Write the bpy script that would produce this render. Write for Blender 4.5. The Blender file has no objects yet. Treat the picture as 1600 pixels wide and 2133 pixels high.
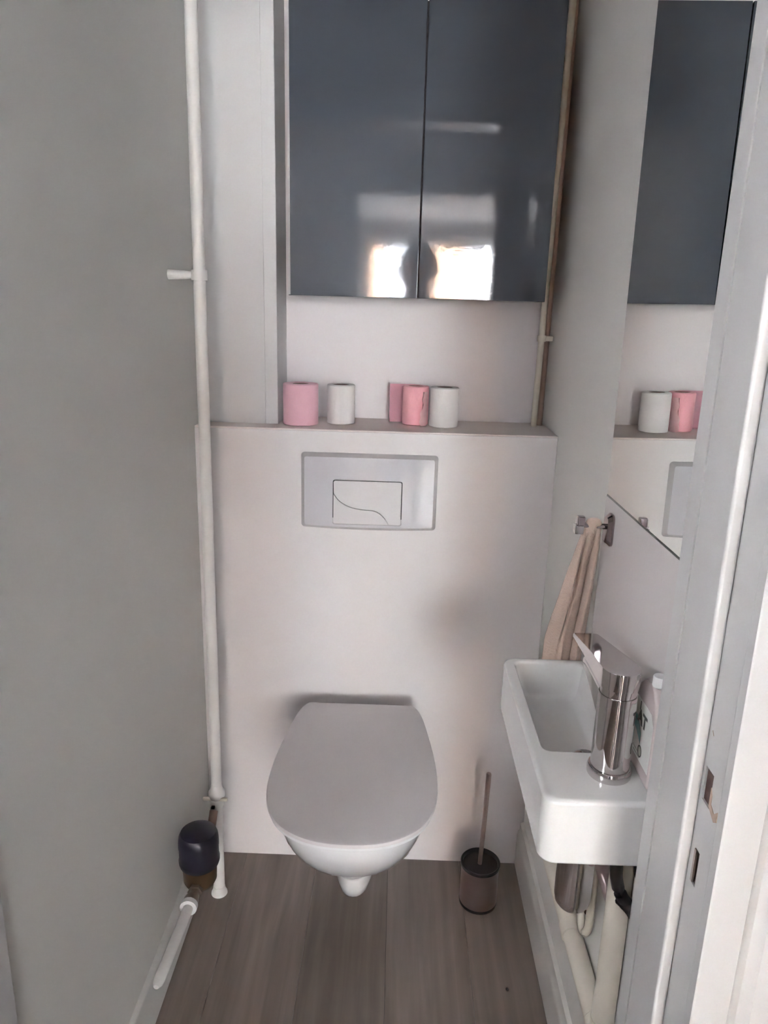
import bpy, bmesh, math, random
from mathutils import Vector, Matrix
random.seed(7)
sc = bpy.context.scene
COL = sc.collection

# ------------------------------------------------------------------ camera
F_PX, PITCH, YAW, ROLL = 1531.0, 0.2649, -0.0158, 0.0277
CAM = Vector((-0.0033, -1.6681, 1.42))
cd = bpy.data.cameras.new('camera')
cam = bpy.data.objects.new('camera', cd); COL.objects.link(cam)
cd.sensor_fit = 'HORIZONTAL'; cd.sensor_width = 36.0; cd.lens = F_PX / 1600 * 36.0
cd.clip_start = 0.02
fw = Vector((math.sin(YAW)*math.cos(PITCH), math.cos(YAW)*math.cos(PITCH), -math.sin(PITCH)))
rt = Vector((math.cos(YAW), -math.sin(YAW), 0)); up = rt.cross(fw)
r2 = math.cos(ROLL)*rt + math.sin(ROLL)*up
u2 = -math.sin(ROLL)*rt + math.cos(ROLL)*up
m = Matrix((r2, u2, -fw)).transposed().to_4x4(); m.translation = CAM
cam.matrix_world = m
sc.camera = cam

# ------------------------------------------------------------------ world, light, exposure
W = bpy.data.worlds.new('world'); sc.world = W; W.use_nodes = True
wn = W.node_tree.nodes; wl = W.node_tree.links
wn['Background'].inputs[0].default_value = (0.93, 0.96, 1.0, 1)
wn['Background'].inputs[1].default_value = 20.0
WIN_X0, WIN_X1, WIN_Z0, WIN_Z1, WIN_Y = -0.44, 2.35, 0.80, 2.26, -8.0
def portal(name, loc, rot, sx, sy):
    l = bpy.data.lights.new(name, 'AREA'); l.shape = 'RECTANGLE'; l.size = sx; l.size_y = sy
    l.cycles.is_portal = True
    o = bpy.data.objects.new(name, l); COL.objects.link(o); o.location = loc; o.rotation_euler = rot
    return o
# daylight enters through the far room's window: area portal in its opening, facing +y
portal('window_daylight', ((WIN_X0+WIN_X1)/2, WIN_Y-0.02, (WIN_Z0+WIN_Z1)/2), (math.radians(90), 0, math.pi), WIN_X1-WIN_X0, WIN_Z1-WIN_Z0)
LW_Y0, LW_Y1, LW_Z0, LW_Z1, LW_X = -2.22, -1.80, 1.35, 2.12, -1.05
portal('added_window_daylight', (LW_X-0.02, (LW_Y0+LW_Y1)/2, (LW_Z0+LW_Z1)/2), (math.radians(90), 0, math.radians(-90)), LW_Y1-LW_Y0, LW_Z1-LW_Z0)  # portal of the added side window that lights the right wall
sc.view_settings.view_transform = 'Standard'
sc.view_settings.look = 'None'
sc.view_settings.gamma = 1.0
sc.view_settings.use_curve_mapping = False
sc.view_settings.exposure = 2.68

# ------------------------------------------------------------------ material helpers
def mat(name, col, rough=0.5, metal=0.0, noise=0.0, nscale=8.0, bump=0.0, bscale=60.0, coat=0.0, spec=0.5, sheen=0.0, stretch=None):
    m = bpy.data.materials.new(name); m.use_nodes = True
    nt = m.node_tree; n = nt.nodes; l = nt.links; b = n['Principled BSDF']
    b.inputs['Base Color'].default_value = (*col, 1); b.inputs['Roughness'].default_value = rough
    b.inputs['Metallic'].default_value = metal
    b.inputs['Specular IOR Level'].default_value = spec
    b.inputs['Coat Weight'].default_value = coat; b.inputs['Coat Roughness'].default_value = 0.05
    b.inputs['Sheen Weight'].default_value = sheen
    tc = n.new('ShaderNodeTexCoord'); src = tc.outputs['Object']
    if stretch:
        mp = n.new('ShaderNodeMapping'); mp.inputs['Scale'].default_value = stretch
        l.new(src, mp.inputs['Vector']); src = mp.outputs['Vector']
    t = n.new('ShaderNodeTexNoise'); t.inputs['Scale'].default_value = nscale; t.inputs['Detail'].default_value = 4
    l.new(src, t.inputs['Vector'])
    mx = n.new('ShaderNodeMix'); mx.data_type = 'RGBA'
    mx.inputs['A'].default_value = (*[c*(1-noise) for c in col], 1)
    mx.inputs['B'].default_value = (*[min(1, c*(1+noise)) for c in col], 1)
    l.new(t.outputs['Fac'], mx.inputs['Factor']); l.new(mx.outputs['Result'], b.inputs['Base Color'])
    if bump > 0:
        t2 = n.new('ShaderNodeTexNoise'); t2.inputs['Scale'].default_value = bscale; t2.inputs['Detail'].default_value = 3
        l.new(src, t2.inputs['Vector'])
        bp = n.new('ShaderNodeBump'); bp.inputs['Strength'].default_value = bump; bp.inputs['Distance'].default_value = 0.002
        l.new(t2.outputs['Fac'], bp.inputs['Height']); l.new(bp.outputs['Normal'], b.inputs['Normal'])
    return m

def wood_floor_mat():
    m = bpy.data.materials.new('grey_oak_laminate'); m.use_nodes = True
    nt = m.node_tree; n = nt.nodes; l = nt.links; b = n['Principled BSDF']
    tc = n.new('ShaderNodeTexCoord'); oi = n.new('ShaderNodeObjectInfo')
    off = n.new('ShaderNodeVectorMath'); off.operation = 'ADD'
    sc_ = n.new('ShaderNodeVectorMath'); sc_.operation = 'SCALE'; sc_.inputs['Scale'].default_value = 17.0
    cmb = n.new('ShaderNodeCombineXYZ')
    for i in range(3): l.new(oi.outputs['Random'], cmb.inputs[i])
    l.new(cmb.outputs[0], sc_.inputs[0]); l.new(tc.outputs['Object'], off.inputs[0]); l.new(sc_.outputs[0], off.inputs[1])
    mp = n.new('ShaderNodeMapping'); mp.inputs['Scale'].default_value = (34, 1.6, 1); l.new(off.outputs[0], mp.inputs['Vector'])
    t = n.new('ShaderNodeTexNoise'); t.inputs['Scale'].default_value = 1.0; t.inputs['Detail'].default_value = 6; t.inputs['Distortion'].default_value = 0.6
    l.new(mp.outputs[0], t.inputs['Vector'])
    mp2 = n.new('ShaderNodeMapping'); mp2.inputs['Scale'].default_value = (9, 1.2, 1); l.new(off.outputs[0], mp2.inputs['Vector'])
    t2 = n.new('ShaderNodeTexNoise'); t2.inputs['Scale'].default_value = 1.0; t2.inputs['Detail'].default_value = 3; t2.inputs['Distortion'].default_value = 1.2
    l.new(mp2.outputs[0], t2.inputs['Vector'])
    ad = n.new('ShaderNodeMath'); ad.operation = 'MULTIPLY_ADD'; ad.inputs[1].default_value = 0.55
    l.new(t.outputs['Fac'], ad.inputs[0])
    h2 = n.new('ShaderNodeMath'); h2.operation = 'MULTIPLY'; h2.inputs[1].default_value = 0.45; l.new(t2.outputs['Fac'], h2.inputs[0])
    l.new(h2.outputs[0], ad.inputs[2])
    cr = n.new('ShaderNodeValToRGB')
    e = cr.color_ramp.elements
    e[0].position = 0.3; e[0].color = (0.115, 0.085, 0.070, 1)
    e[1].position = 0.72; e[1].color = (0.265, 0.212, 0.178, 1)
    l.new(ad.outputs[0], cr.inputs[0])
    mx = n.new('ShaderNodeMix'); mx.data_type = 'RGBA'; mx.blend_type = 'MULTIPLY'; mx.inputs['Factor'].default_value = 1
    vr = n.new('ShaderNodeMapRange'); vr.inputs['To Min'].default_value = 0.78; vr.inputs['To Max'].default_value = 1.10
    l.new(oi.outputs['Random'], vr.inputs['Value'])
    l.new(cr.outputs[0], mx.inputs['A']); l.new(vr.outputs[0], mx.inputs['B'])
    l.new(mx.outputs['Result'], b.inputs['Base Color'])
    b.inputs['Roughness'].default_value = 0.42
    bp = n.new('ShaderNodeBump'); bp.inputs['Strength'].default_value = 0.15; bp.inputs['Distance'].default_value = 0.001
    l.new(t.outputs['Fac'], bp.inputs['Height']); l.new(bp.outputs['Normal'], b.inputs['Normal'])
    return m

M = dict(
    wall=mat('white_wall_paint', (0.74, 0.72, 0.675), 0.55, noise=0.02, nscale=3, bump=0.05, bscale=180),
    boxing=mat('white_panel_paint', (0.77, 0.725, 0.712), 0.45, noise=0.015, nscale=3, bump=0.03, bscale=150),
    wallleft=mat('shaded_wall_paint', (0.655, 0.645, 0.605), 0.55, noise=0.02, nscale=3, bump=0.05, bscale=180),  # same wall paint, darkened in colour for the left wall's dimmer light
    backwall=mat('pinkish_white_paint', (0.82, 0.775, 0.775), 0.5, noise=0.015, nscale=3, bump=0.03, bscale=150),
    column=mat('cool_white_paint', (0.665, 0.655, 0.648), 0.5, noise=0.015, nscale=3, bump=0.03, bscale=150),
    ceiling=mat('ceiling_white', (0.86, 0.86, 0.86), 0.7, noise=0.01),
    ledge=mat('ledge_paint', (0.86, 0.77, 0.73), 0.5, noise=0.04, nscale=12),
    skirting=mat('skirting_paint', (0.66, 0.63, 0.58), 0.45, noise=0.03, nscale=10, bump=0.05, bscale=70),
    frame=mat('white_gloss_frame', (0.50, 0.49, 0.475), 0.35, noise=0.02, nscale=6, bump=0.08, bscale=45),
    pipe=mat('white_pipe_paint', (0.83, 0.81, 0.78), 0.35, noise=0.03, nscale=20, bump=0.12, bscale=60),
    creampipe=mat('cream_pipe_paint', (0.74, 0.68, 0.58), 0.4, noise=0.05, nscale=15, bump=0.1, bscale=50),
    brownpipe=mat('bare_brown_pipe', (0.40, 0.27, 0.22), 0.45, noise=0.15, nscale=25, bump=0.1),
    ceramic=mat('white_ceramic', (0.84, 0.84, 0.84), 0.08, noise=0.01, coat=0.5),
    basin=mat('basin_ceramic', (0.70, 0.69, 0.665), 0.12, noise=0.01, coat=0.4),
    lid=mat('matt_white_lid_shaded', (0.68, 0.64, 0.635), 0.38, noise=0.02, nscale=4),  # white lid greyed in colour for the weak light from above
    plate=mat('flush_plate_plastic', (0.62, 0.60, 0.62), 0.09, noise=0.01, coat=0.3),
    platerim=mat('flush_plate_rim', (0.50, 0.47, 0.465), 0.35, noise=0.02),
    button=mat('flush_button_plastic', (0.70, 0.67, 0.67), 0.12, noise=0.01),
    dark=mat('dark_gap', (0.012, 0.011, 0.011), 0.6, noise=0.1),
    slate=mat('slate_gloss_lacquer', (0.058, 0.066, 0.079), 0.05, noise=0.03, nscale=5, bump=0.035, bscale=75, coat=0.3),
    carcass=mat('white_carcass', (0.78, 0.77, 0.76), 0.4, noise=0.01),
    pink=mat('pink_tissue', (0.83, 0.47, 0.54), 0.9, noise=0.05, nscale=30, bump=0.35, bscale=220, sheen=0.2),
    pink2=mat('deep_pink_tissue', (0.85, 0.39, 0.43), 0.9, noise=0.05, nscale=30, bump=0.35, bscale=220, sheen=0.2),
    palepink=mat('pale_pink_sheet', (0.85, 0.55, 0.55), 0.9, noise=0.06, nscale=30, bump=0.4, bscale=200),
    tissue=mat('white_tissue', (0.84, 0.80, 0.78), 0.9, noise=0.04, nscale=30, bump=0.35, bscale=220),
    core=mat('cardboard_core', (0.22, 0.12, 0.10), 0.9, noise=0.15),
    chrome=mat('chrome', (0.60, 0.565, 0.56), 0.06, 1.0, noise=0.03),
    satin=mat('brushed_steel', (0.50, 0.41, 0.41), 0.28, 1.0, noise=0.08, nscale=6, stretch=(1, 1, 30)),
    copperstick=mat('satin_brown_steel', (0.40, 0.31, 0.29), 0.35, 0.8, noise=0.08),
    blackmetal=mat('black_plastic', (0.012, 0.010, 0.010), 0.35, noise=0.1),
    navy=mat('dark_navy_cap', (0.009, 0.008, 0.017), 0.5, noise=0.15, nscale=15, bump=0.1),
    brass=mat('aged_brass', (0.11, 0.066, 0.038), 0.45, 0.6, noise=0.3, nscale=30, bump=0.2),
    nickel=mat('dull_nickel', (0.33, 0.27, 0.235), 0.3, 0.9, noise=0.1),
    whiteplastic=mat('white_plastic', (0.85, 0.85, 0.84), 0.3, noise=0.01),
    hose=mat('black_rubber_hose', (0.013, 0.011, 0.011), 0.4, noise=0.1, bump=0.2, bscale=150),
    terry=mat('beige_terry', (0.60, 0.44, 0.355), 0.95, noise=0.08, nscale=40, bump=0.8, bscale=260, sheen=0.4),
    mirror=mat('mirror_silver', (0.86, 0.88, 0.86), 0.0, 1.0),
    mirroredge=mat('mirror_dark_edge', (0.05, 0.04, 0.03), 0.3, noise=0.1),
    panel=mat('pale_splashback', (0.68, 0.64, 0.625), 0.2, noise=0.015, nscale=4),
    bottle=mat('translucent_bottle', (0.60, 0.52, 0.50), 0.2, noise=0.02),
    label=mat('label_paper', (0.72, 0.72, 0.68), 0.4, noise=0.03),
    teal=mat('label_teal', (0.03, 0.27, 0.28), 0.4, noise=0.06),
    ink=mat('label_ink', (0.015, 0.015, 0.015), 0.5, noise=0.05),
    paleprint=mat('label_pale_print', (0.42, 0.43, 0.36), 0.5, noise=0.08),
    acrylic=mat('smoky_chrome', (0.42, 0.36, 0.37), 0.12, 1.0, noise=0.1),
    rawwood=mat('raw_chipped_wood', (0.42, 0.31, 0.24), 0.8, noise=0.3, nscale=60, bump=0.5, bscale=150),
    mortise=mat('mortise_shade', (0.055, 0.030, 0.025), 0.8, noise=0.4, nscale=80),  # dark brown fill, stands in for the shade inside the latch slots
    floor=wood_floor_mat(),
    skin=mat('skin', (0.55, 0.36, 0.27), 0.5, noise=0.05),
    hair=mat('dark_hair', (0.03, 0.022, 0.018), 0.6, noise=0.2, nscale=40, bump=0.6, bscale=120),
    jumper=mat('dark_jumper', (0.045, 0.045, 0.055), 0.9, noise=0.1, nscale=30, bump=0.5, bscale=200),
    trousers=mat('dark_trousers', (0.04, 0.045, 0.07), 0.9, noise=0.1, nscale=30),
    facade=mat('peach_render', (0.46, 0.29, 0.19), 0.8, noise=0.06, nscale=1.5),
    facadewhite=mat('grey_white_render', (0.46, 0.46, 0.48), 0.8, noise=0.03, nscale=1.5),
    facadepale=mat('white_render', (0.85, 0.85, 0.88), 0.8, noise=0.03, nscale=1.5),
    asphalt=mat('asphalt', (0.20, 0.20, 0.20), 0.9, noise=0.2, nscale=4),
    halldark=mat('hall_taupe_paint', (0.36, 0.33, 0.31), 0.6, noise=0.02),
    hallwall=mat('hall_white', (0.80, 0.77, 0.75), 0.6, noise=0.02),
)
gl = bpy.data.materials.new('window_glass'); gl.use_nodes = True
_n = gl.node_tree.nodes; _b = _n['Principled BSDF']
_b.inputs['Base Color'].default_value = (1, 1, 1, 1); _b.inputs['Roughness'].default_value = 0.0
_b.inputs['Transmission Weight'].default_value = 1.0; _b.inputs['IOR'].default_value = 1.02
M['glass'] = gl

# ------------------------------------------------------------------ mesh helpers
def new():
    return bmesh.new()
def box(bm, x0, x1, y0, y1, z0, z1, bev=0.0, seg=2):
    g = bmesh.ops.create_cube(bm, size=1.0)
    vs = g['verts']
    for v in vs:
        v.co = Vector(((x0+x1)/2+v.co.x*(x1-x0), (y0+y1)/2+v.co.y*(y1-y0), (z0+z1)/2+v.co.z*(z1-z0)))
    if bev > 0:
        es = list({e for v in vs for e in v.link_edges})
        bmesh.ops.bevel(bm, geom=es, offset=bev, segments=seg, profile=0.5, affect='EDGES')
    return bm
def tube(bm, pts, r, seg=16, caps=True):
    pts = [Vector(p) for p in pts]
    rs = r if isinstance(r, (list, tuple)) else [r]*len(pts)
    rings = []; nrm = None
    for i, p in enumerate(pts):
        if i == 0: t = pts[1]-p
        elif i == len(pts)-1: t = p-pts[i-1]
        else: t = (pts[i+1]-p).normalized() + (p-pts[i-1]).normalized()
        t.normalize()
        if nrm is None:
            a = Vector((0, 0, 1)) if abs(t.z) < 0.9 else Vector((1, 0, 0))
            nrm = t.cross(a).normalized()
        else:
            nrm = (nrm - t*nrm.dot(t)).normalized()
        bi = t.cross(nrm)
        rings.append([bm.verts.new(p + rs[i]*(math.cos(2*math.pi*k/seg)*nrm + math.sin(2*math.pi*k/seg)*bi)) for k in range(seg)])
    for a, b in zip(rings, rings[1:]):
        for k in range(seg):
            bm.faces.new((a[k], a[(k+1) % seg], b[(k+1) % seg], b[k]))
    if caps:
        bm.faces.new(list(reversed(rings[0]))); bm.faces.new(rings[-1])
    return bm
def bend(pts, rad, n=6):
    """round the inner corners of a polyline"""
    pts = [Vector(p) for p in pts]; out = [pts[0]]
    for a, b, c in zip(pts, pts[1:], pts[2:]):
        d1 = (a-b).normalized(); d2 = (c-b).normalized()
        p1 = b+d1*rad; p2 = b+d2*rad
        for i in range(n+1):
            t = i/n
            out.append(p1*(1-t)**2 + b*2*t*(1-t) + p2*t*t)
    out.append(pts[-1]); return out
def lathe(bm, prof, c, seg=40, axis='z', cap=True):
    """prof: list of (r, h) going along the axis"""
    rings = []
    for r, h in prof:
        ring = []
        for k in range(seg):
            a = 2*math.pi*k/seg; u, v = r*math.cos(a), r*math.sin(a)
            p = {'z': (u, v, h), 'x': (h, u, v), 'y': (v, h, u)}[axis]
            ring.append(bm.verts.new(Vector(c)+Vector(p)))
        rings.append(ring)
    for a, b in zip(rings, rings[1:]):
        for k in range(seg):
            bm.faces.new((a[k], a[(k+1) % seg], b[(k+1) % seg], b[k]))
    if cap:
        bm.faces.new(list(reversed(rings[0]))); bm.faces.new(rings[-1])
    return bm
def loft(bm, rings, cap0=True, cap1=True):
    vr = [[bm.verts.new(Vector(p)) for p in r] for r in rings]
    n = len(vr[0])
    for a, b in zip(vr, vr[1:]):
        for k in range(n):
            bm.faces.new((a[k], a[(k+1) % n], b[(k+1) % n], b[k]))
    if cap0: bm.faces.new(list(reversed(vr[0])))
    if cap1: bm.faces.new(vr[-1])
    return bm
def prism(bm, poly, f0, f1):
    """poly of 2-D points; f0, f1 map a 2-D point to the two end faces"""
    return loft(bm, [[f0(p) for p in poly], [f1(p) for p in poly]])
def rrect(x0, x1, y0, y1, r, n=6):
    if not isinstance(r, (list, tuple)): r = [r]*4
    cs = [(x1-r[0], y1-r[0], 0, r[0]), (x0+r[1], y1-r[1], 90, r[1]), (x0+r[2], y0+r[2], 180, r[2]), (x1-r[3], y0+r[3], 270, r[3])]
    out = []
    for cx, cy, a0, rr in cs:
        for i in range(n+1):
            a = math.radians(a0+90*i/n); out.append((cx+rr*math.cos(a), cy+rr*math.sin(a)))
    return out
def obj(name, bm, material, parent=None, smooth=True, ang=38, kind=None, label=None):
    bmesh.ops.recalc_face_normals(bm, faces=bm.faces)
    if smooth:
        for f in bm.faces: f.smooth = True
        for e in bm.edges:
            if len(e.link_faces) == 2: e.smooth = e.calc_face_angle(0) < math.radians(ang)
    me = bpy.data.meshes.new(name); bm.to_mesh(me); bm.free()
    me.materials.append(M[material] if isinstance(material, str) else material)
    o = bpy.data.objects.new(name, me); COL.objects.link(o)
    if smooth:
        wn_ = o.modifiers.new('weighted_normals', 'WEIGHTED_NORMAL'); wn_.keep_sharp = True
    if parent is not None:
        o.parent = parent
        w = Vector((0, 0, 0)); q = parent
        while q: w += q.location; q = q.parent
        o.location = -w
    if kind: o['kind'] = kind
    if label: o['label'] = label
    return o
def thing(name, label, cat, loc, group=None):
    o = bpy.data.objects.new(name, None); COL.objects.link(o); o.location = loc
    o.empty_display_size = 0.02
    o['label'] = label; o['category'] = cat
    if group: o['group'] = group
    return o
def tag(o, label, cat, group=None):
    o['label'] = label; o['category'] = cat
    if group: o['group'] = group
    return o
def struct(name, bm, material, smooth=False):
    o = obj(name, bm, material, None, smooth); o['kind'] = 'structure'; return o

# ------------------------------------------------------------------ the setting
XL, XR = -0.470, 0.362          # side walls
S = 1.1588                      # ledge height
R = 0.2046                      # upper back wall
CEIL = 2.50
DY0, DY1 = -0.92, -1.06         # partition with the door opening
JX, JL = 0.300, -0.463          # door lining, right and left
HEAD = 2.015

# floor with individual planks
fl = struct('floor', box(new(), XL-0.6, XR+2.5, WIN_Y-0.1, 0.3, -0.06, -0.012), 'dark')
joints = [-0.563, -0.373, -0.183, 0.007, 0.197, 0.387]
ends = {0: [-0.9], 1: [-0.74], 2: [-0.62], 3: [-0.85], 4: [-0.68]}
for i, (a, b) in enumerate(zip(joints, joints[1:])):
    a2, b2 = max(a, XL-0.02), min(b, XR+0.02)
    ys = [0.02] + ends[i] + [-1.12]
    for y1, y0 in zip(ys, ys[1:]):
        obj('plank', box(new(), a2+0.0004, b2-0.0004, y0+0.0004, y1-0.0004, -0.012, 0.0), 'floor', fl, False)
bm = new()
for i in range(-3, 18):
    box(bm, i*0.19-0.563+0.0008, (i+1)*0.19-0.563-0.0008, WIN_Y, -1.12, -0.012, 0.0)
o = obj('hall_planks', bm, 'floor', fl, False); o['kind'] = 'stuff'

struct('ceiling', box(new(), XL-0.02, XR+0.02, DY1, 0.3, CEIL, CEIL+0.06), 'ceiling')
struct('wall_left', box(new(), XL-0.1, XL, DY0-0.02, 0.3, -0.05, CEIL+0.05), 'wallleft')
struct('wall_right', box(new(), XR, XR+0.1, DY0-0.02, 0.3, -0.05, CEIL+0.05), 'wall')
struct('wall_back', box(new(), XL-0.05, XR+0.05, R, R+0.1, 0.0, CEIL+0.05), 'backwall')
lb = struct('wall_back_boxing', box(new(), XL, XR, 0.0, R, 0.0, S-0.004, 0.001, 1), 'boxing')
obj('ledge', box(new(), XL, XR, -0.0005, R, S-0.004, S, 0.001, 1), 'ledge', lb, False)
co = struct('wall_column', box(new(), XL, -0.287, 0.062, R, S, CEIL), 'column')
obj('corner_strip', box(new(), -0.3165, -0.2868, 0.0590, 0.0655, S, CEIL, 0.001, 1), 'column', co, False)

# skirting boards with a rounded / stepped top
def skirt(name, poly, y0, y1, material='skirting'):
    return struct(name, prism(new(), poly, lambda p: (p[0], y0, p[1]), lambda p: (p[0], y1, p[1])), material, True)
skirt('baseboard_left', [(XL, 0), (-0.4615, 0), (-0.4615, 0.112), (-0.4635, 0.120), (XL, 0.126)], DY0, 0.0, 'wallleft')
skirt('baseboard_right', [(XR, 0), (0.347, 0), (0.347, 0.092), (0.3495, 0.104), (0.3535, 0.110), (0.3535, 0.128), (XR, 0.132)], DY0, 0.0)

# partition with the door opening, lining, stop and casing
bm = new()
box(bm, JX+0.035, 2.9, DY1, DY0, 0, CEIL+0.05); box(bm, -1.1, JL-0.035, DY1, DY0, 0, CEIL+0.05)
box(bm, JL-0.035, JX+0.035, DY1, DY0, HEAD+0.035, CEIL+0.05)
struct('wall_front', bm, 'hallwall')
d1 = bpy.data.objects.new('door_1', None); COL.objects.link(d1); d1.location = ((JX+JL)/2, DY1, 0); d1['kind'] = 'structure'
# right jamb: room-side strip, stop, rebate
obj('lining', box(new(), JX, JX+0.036, -0.9495, -0.92, 0, HEAD, 0.0012), 'frame', d1)
obj('door_stop', box(new(), JX+0.0004, JX+0.0136, -1.0195, -0.9505, 0, HEAD, 0.0035, 3), 'frame', d1)
# rebate face with real mortise openings
def rebate(bm, x, holes, ya, yb, z0, z1, depth):
    ysp = sorted({ya, yb} | {h[0] for h in holes} | {h[1] for h in holes})
    zsp = sorted({z0, z1} | {h[2] for h in holes} | {h[3] for h in holes})
    for yA, yB in zip(ysp, ysp[1:]):
        for zA, zB in zip(zsp, zsp[1:]):
            ym, zm = (yA+yB)/2, (zA+zB)/2
            if any(h[0] < ym < h[1] and h[2] < zm < h[3] for h in holes): continue
            vs = [bm.verts.new(p) for p in ((x, yA, zA), (x, yB, zA), (x, yB, zB), (x, yA, zB))]
            bm.faces.new(vs)
    bmesh.ops.remove_doubles(bm, verts=bm.verts, dist=1e-6)
    g = bmesh.ops.extrude_face_region(bm, geom=list(bm.faces))
    for v in g['geom']:
        if isinstance(v, bmesh.types.BMVert): v.co.x += depth
    return bm
H1 = (-1.0405, -1.0225, 0.958, 0.995); H2 = (-1.0375, -1.0270, 0.863, 0.903)
obj('rebate', rebate(new(), JX+0.0137, [H1, H2], DY1, -1.0150, 0, HEAD, 0.022), 'frame', d1, False)
for H, b_ in ((H1, 0.0), (H2, 0.0)):
    obj('mortise', box(new(), JX+0.0160, JX+0.034, H[0]-0.002, H[1]+0.002, H[2]-0.002, H[3]+0.002), 'mortise', d1, False, label='dark latch slot cut into the jamb')
bm = new()
prism(bm, [(-1.0400, 0.982), (-1.0435, 0.975), (-1.0440, 0.966), (-1.0520, 0.961), (-1.0592, 0.968), (-1.0596, 0.957), (-1.0540, 0.953), (-1.0400, 0.961)],
      lambda p: (JX+0.0130, p[0], p[1]), lambda p: (JX+0.0150, p[0], p[1]))
obj('wood_chip', bm, 'rawwood', d1, False, label='bare splintered wood beside the latch slot')
obj('latch_plate', box(new(), JX+0.0128, JX+0.0150, -1.0310, -1.0272, 0.864, 0.902), 'nickel', d1, False, label='dull metal strip in the lower latch slot')
obj('scratch', prism(new(), [(-1.0235, 1.0345), (-1.0270, 1.0305), (-1.0275, 1.0310), (-1.0240, 1.0352)], lambda p: (JX+0.0134, p[0], p[1]), lambda p: (JX+0.0142, p[0], p[1])), 'rawwood', d1, False)
# left jamb and head
obj('lining', box(new(), JL-0.036, JL, -1.0195, -0.945, 0, HEAD, 0.0012), 'frame', d1)
obj('rebate', box(new(), JL-0.036, JL-0.014, DY1, -1.0195, 0, HEAD, 0.001), 'frame', d1)
obj('head_lining', box(new(), JL-0.036, JX+0.036, -1.0195, -0.92, HEAD, HEAD+0.036, 0.002), 'frame', d1)
obj('head_rebate', box(new(), JL-0.036, JX+0.036, DY1, -1.0195, HEAD+0.014, HEAD+0.036, 0.001), 'frame', d1)
# casing on the hall side: flat, cove, raised back band
def casing_poly(s):   # (offset from the opening, projection towards the hall)
    return [(0.0, 0.0), (0.0, 0.013), (0.002, 0.0145), (0.036, 0.0145), (0.038, 0.012), (0.043, 0.008), (0.049, 0.007), (0.054, 0.010), (0.058, 0.016), (0.086, 0.019), (0.089, 0.017), (0.089, 0.0)]
ro = JX+0.0138
obj('casing', prism(new(), casing_poly(1), lambda p: (ro+p[0], DY1-p[1]+0.0005, 0), lambda p: (ro+p[0], DY1-p[1]+0.0005, HEAD+0.1)), 'frame', d1)
lo = JL-0.014
obj('casing', prism(new(), casing_poly(1), lambda p: (lo-p[0], DY1-p[1]+0.0005, 0), lambda p: (lo-p[0], DY1-p[1]+0.0005, HEAD+0.1)), 'frame', d1)
ho = HEAD+0.014
obj('head_casing', prism(new(), casing_poly(1), lambda p: (lo-0.089, DY1-p[1]+0.0003, ho+p[0]), lambda p: (ro+0.089, DY1-p[1]+0.0003, ho+p[0])), 'frame', d1)

# the hall behind the camera and the daylit room beyond it
HX0, HX1 = -1.05, 2.85
struct('ceiling_hall', box(new(), HX0-0.1, HX1+0.1, WIN_Y-0.15, DY1, CEIL, CEIL+0.06), 'ceiling')
bm = new()
box(bm, HX0-0.1, HX0, WIN_Y-0.15, LW_Y0, -0.05, CEIL); box(bm, HX0-0.1, HX0, LW_Y1, DY1, -0.05, CEIL)
box(bm, HX0-0.1, HX0, LW_Y0, LW_Y1, -0.05, LW_Z0); box(bm, HX0-0.1, HX0, LW_Y0, LW_Y1, LW_Z1, CEIL)
struct('wall_hall_left', bm, 'hallwall')
w2 = bpy.data.objects.new('added_side_window', None); COL.objects.link(w2); w2.location = (HX0-0.07, (LW_Y0+LW_Y1)/2, LW_Z0); w2['kind'] = 'structure'  # unseen window, added to throw light onto the right wall
bm = new(); yy = [LW_Y0+0.025, (LW_Y0+LW_Y1)/2, LW_Y1-0.025]
for y in yy: box(bm, HX0-0.09, HX0-0.04, y-0.025, y+0.025, LW_Z0, LW_Z1)
for z in (LW_Z0, LW_Z1-0.05):
    for a, b in zip(yy, yy[1:]): box(bm, HX0-0.09, HX0-0.04, a+0.025, b-0.025, z, z+0.05)
obj('window_frame', bm, 'frame', w2, False)
for a, b in zip(yy, yy[1:]): obj('pane', box(new(), HX0-0.067, HX0-0.063, a+0.025, b-0.025, LW_Z0+0.05, LW_Z1-0.05), 'glass', w2, False)
struct('wall_hall_right', box(new(), HX1, HX1+0.1, WIN_Y-0.15, DY1, -0.05, CEIL), 'halldark')
OY0, OY1, OX0, OX1, OZ = -2.72, -2.60, -0.27, 0.66, 2.05
bm = new()
box(bm, HX0, OX0, OY0, OY1, 0, CEIL); box(bm, OX1, HX1, OY0, OY1, 0, CEIL); box(bm, OX0, OX1, OY0, OY1, OZ, CEIL)
struct('wall_hall_partition', bm, 'halldark')
bm = new()
box(bm, OX0-0.07, OX0+0.012, OY1-0.002, OY1+0.016, 0, OZ+0.06); box(bm, OX1-0.012, OX1+0.07, OY1-0.002, OY1+0.016, 0, OZ+0.06)
box(bm, OX0+0.012, OX1-0.012, OY1-0.002, OY1+0.016, OZ-0.012, OZ+0.06)
struct('trim_1', bm, 'frame')
bm = new()
box(bm, HX0, WIN_X0, WIN_Y-0.15, WIN_Y, 0, CEIL); box(bm, WIN_X1, HX1, WIN_Y-0.15, WIN_Y, 0, CEIL)
box(bm, WIN_X0, WIN_X1, WIN_Y-0.15, WIN_Y, WIN_Z1, CEIL); box(bm, WIN_X0, WIN_X1, WIN_Y-0.15, WIN_Y, 0, WIN_Z0)
struct('wall_window', bm, 'hallwall')
w1 = bpy.data.objects.new('window_1', None); COL.objects.link(w1); w1.location = ((WIN_X0+WIN_X1)/2, WIN_Y-0.1, WIN_Z0); w1['kind'] = 'structure'
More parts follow.
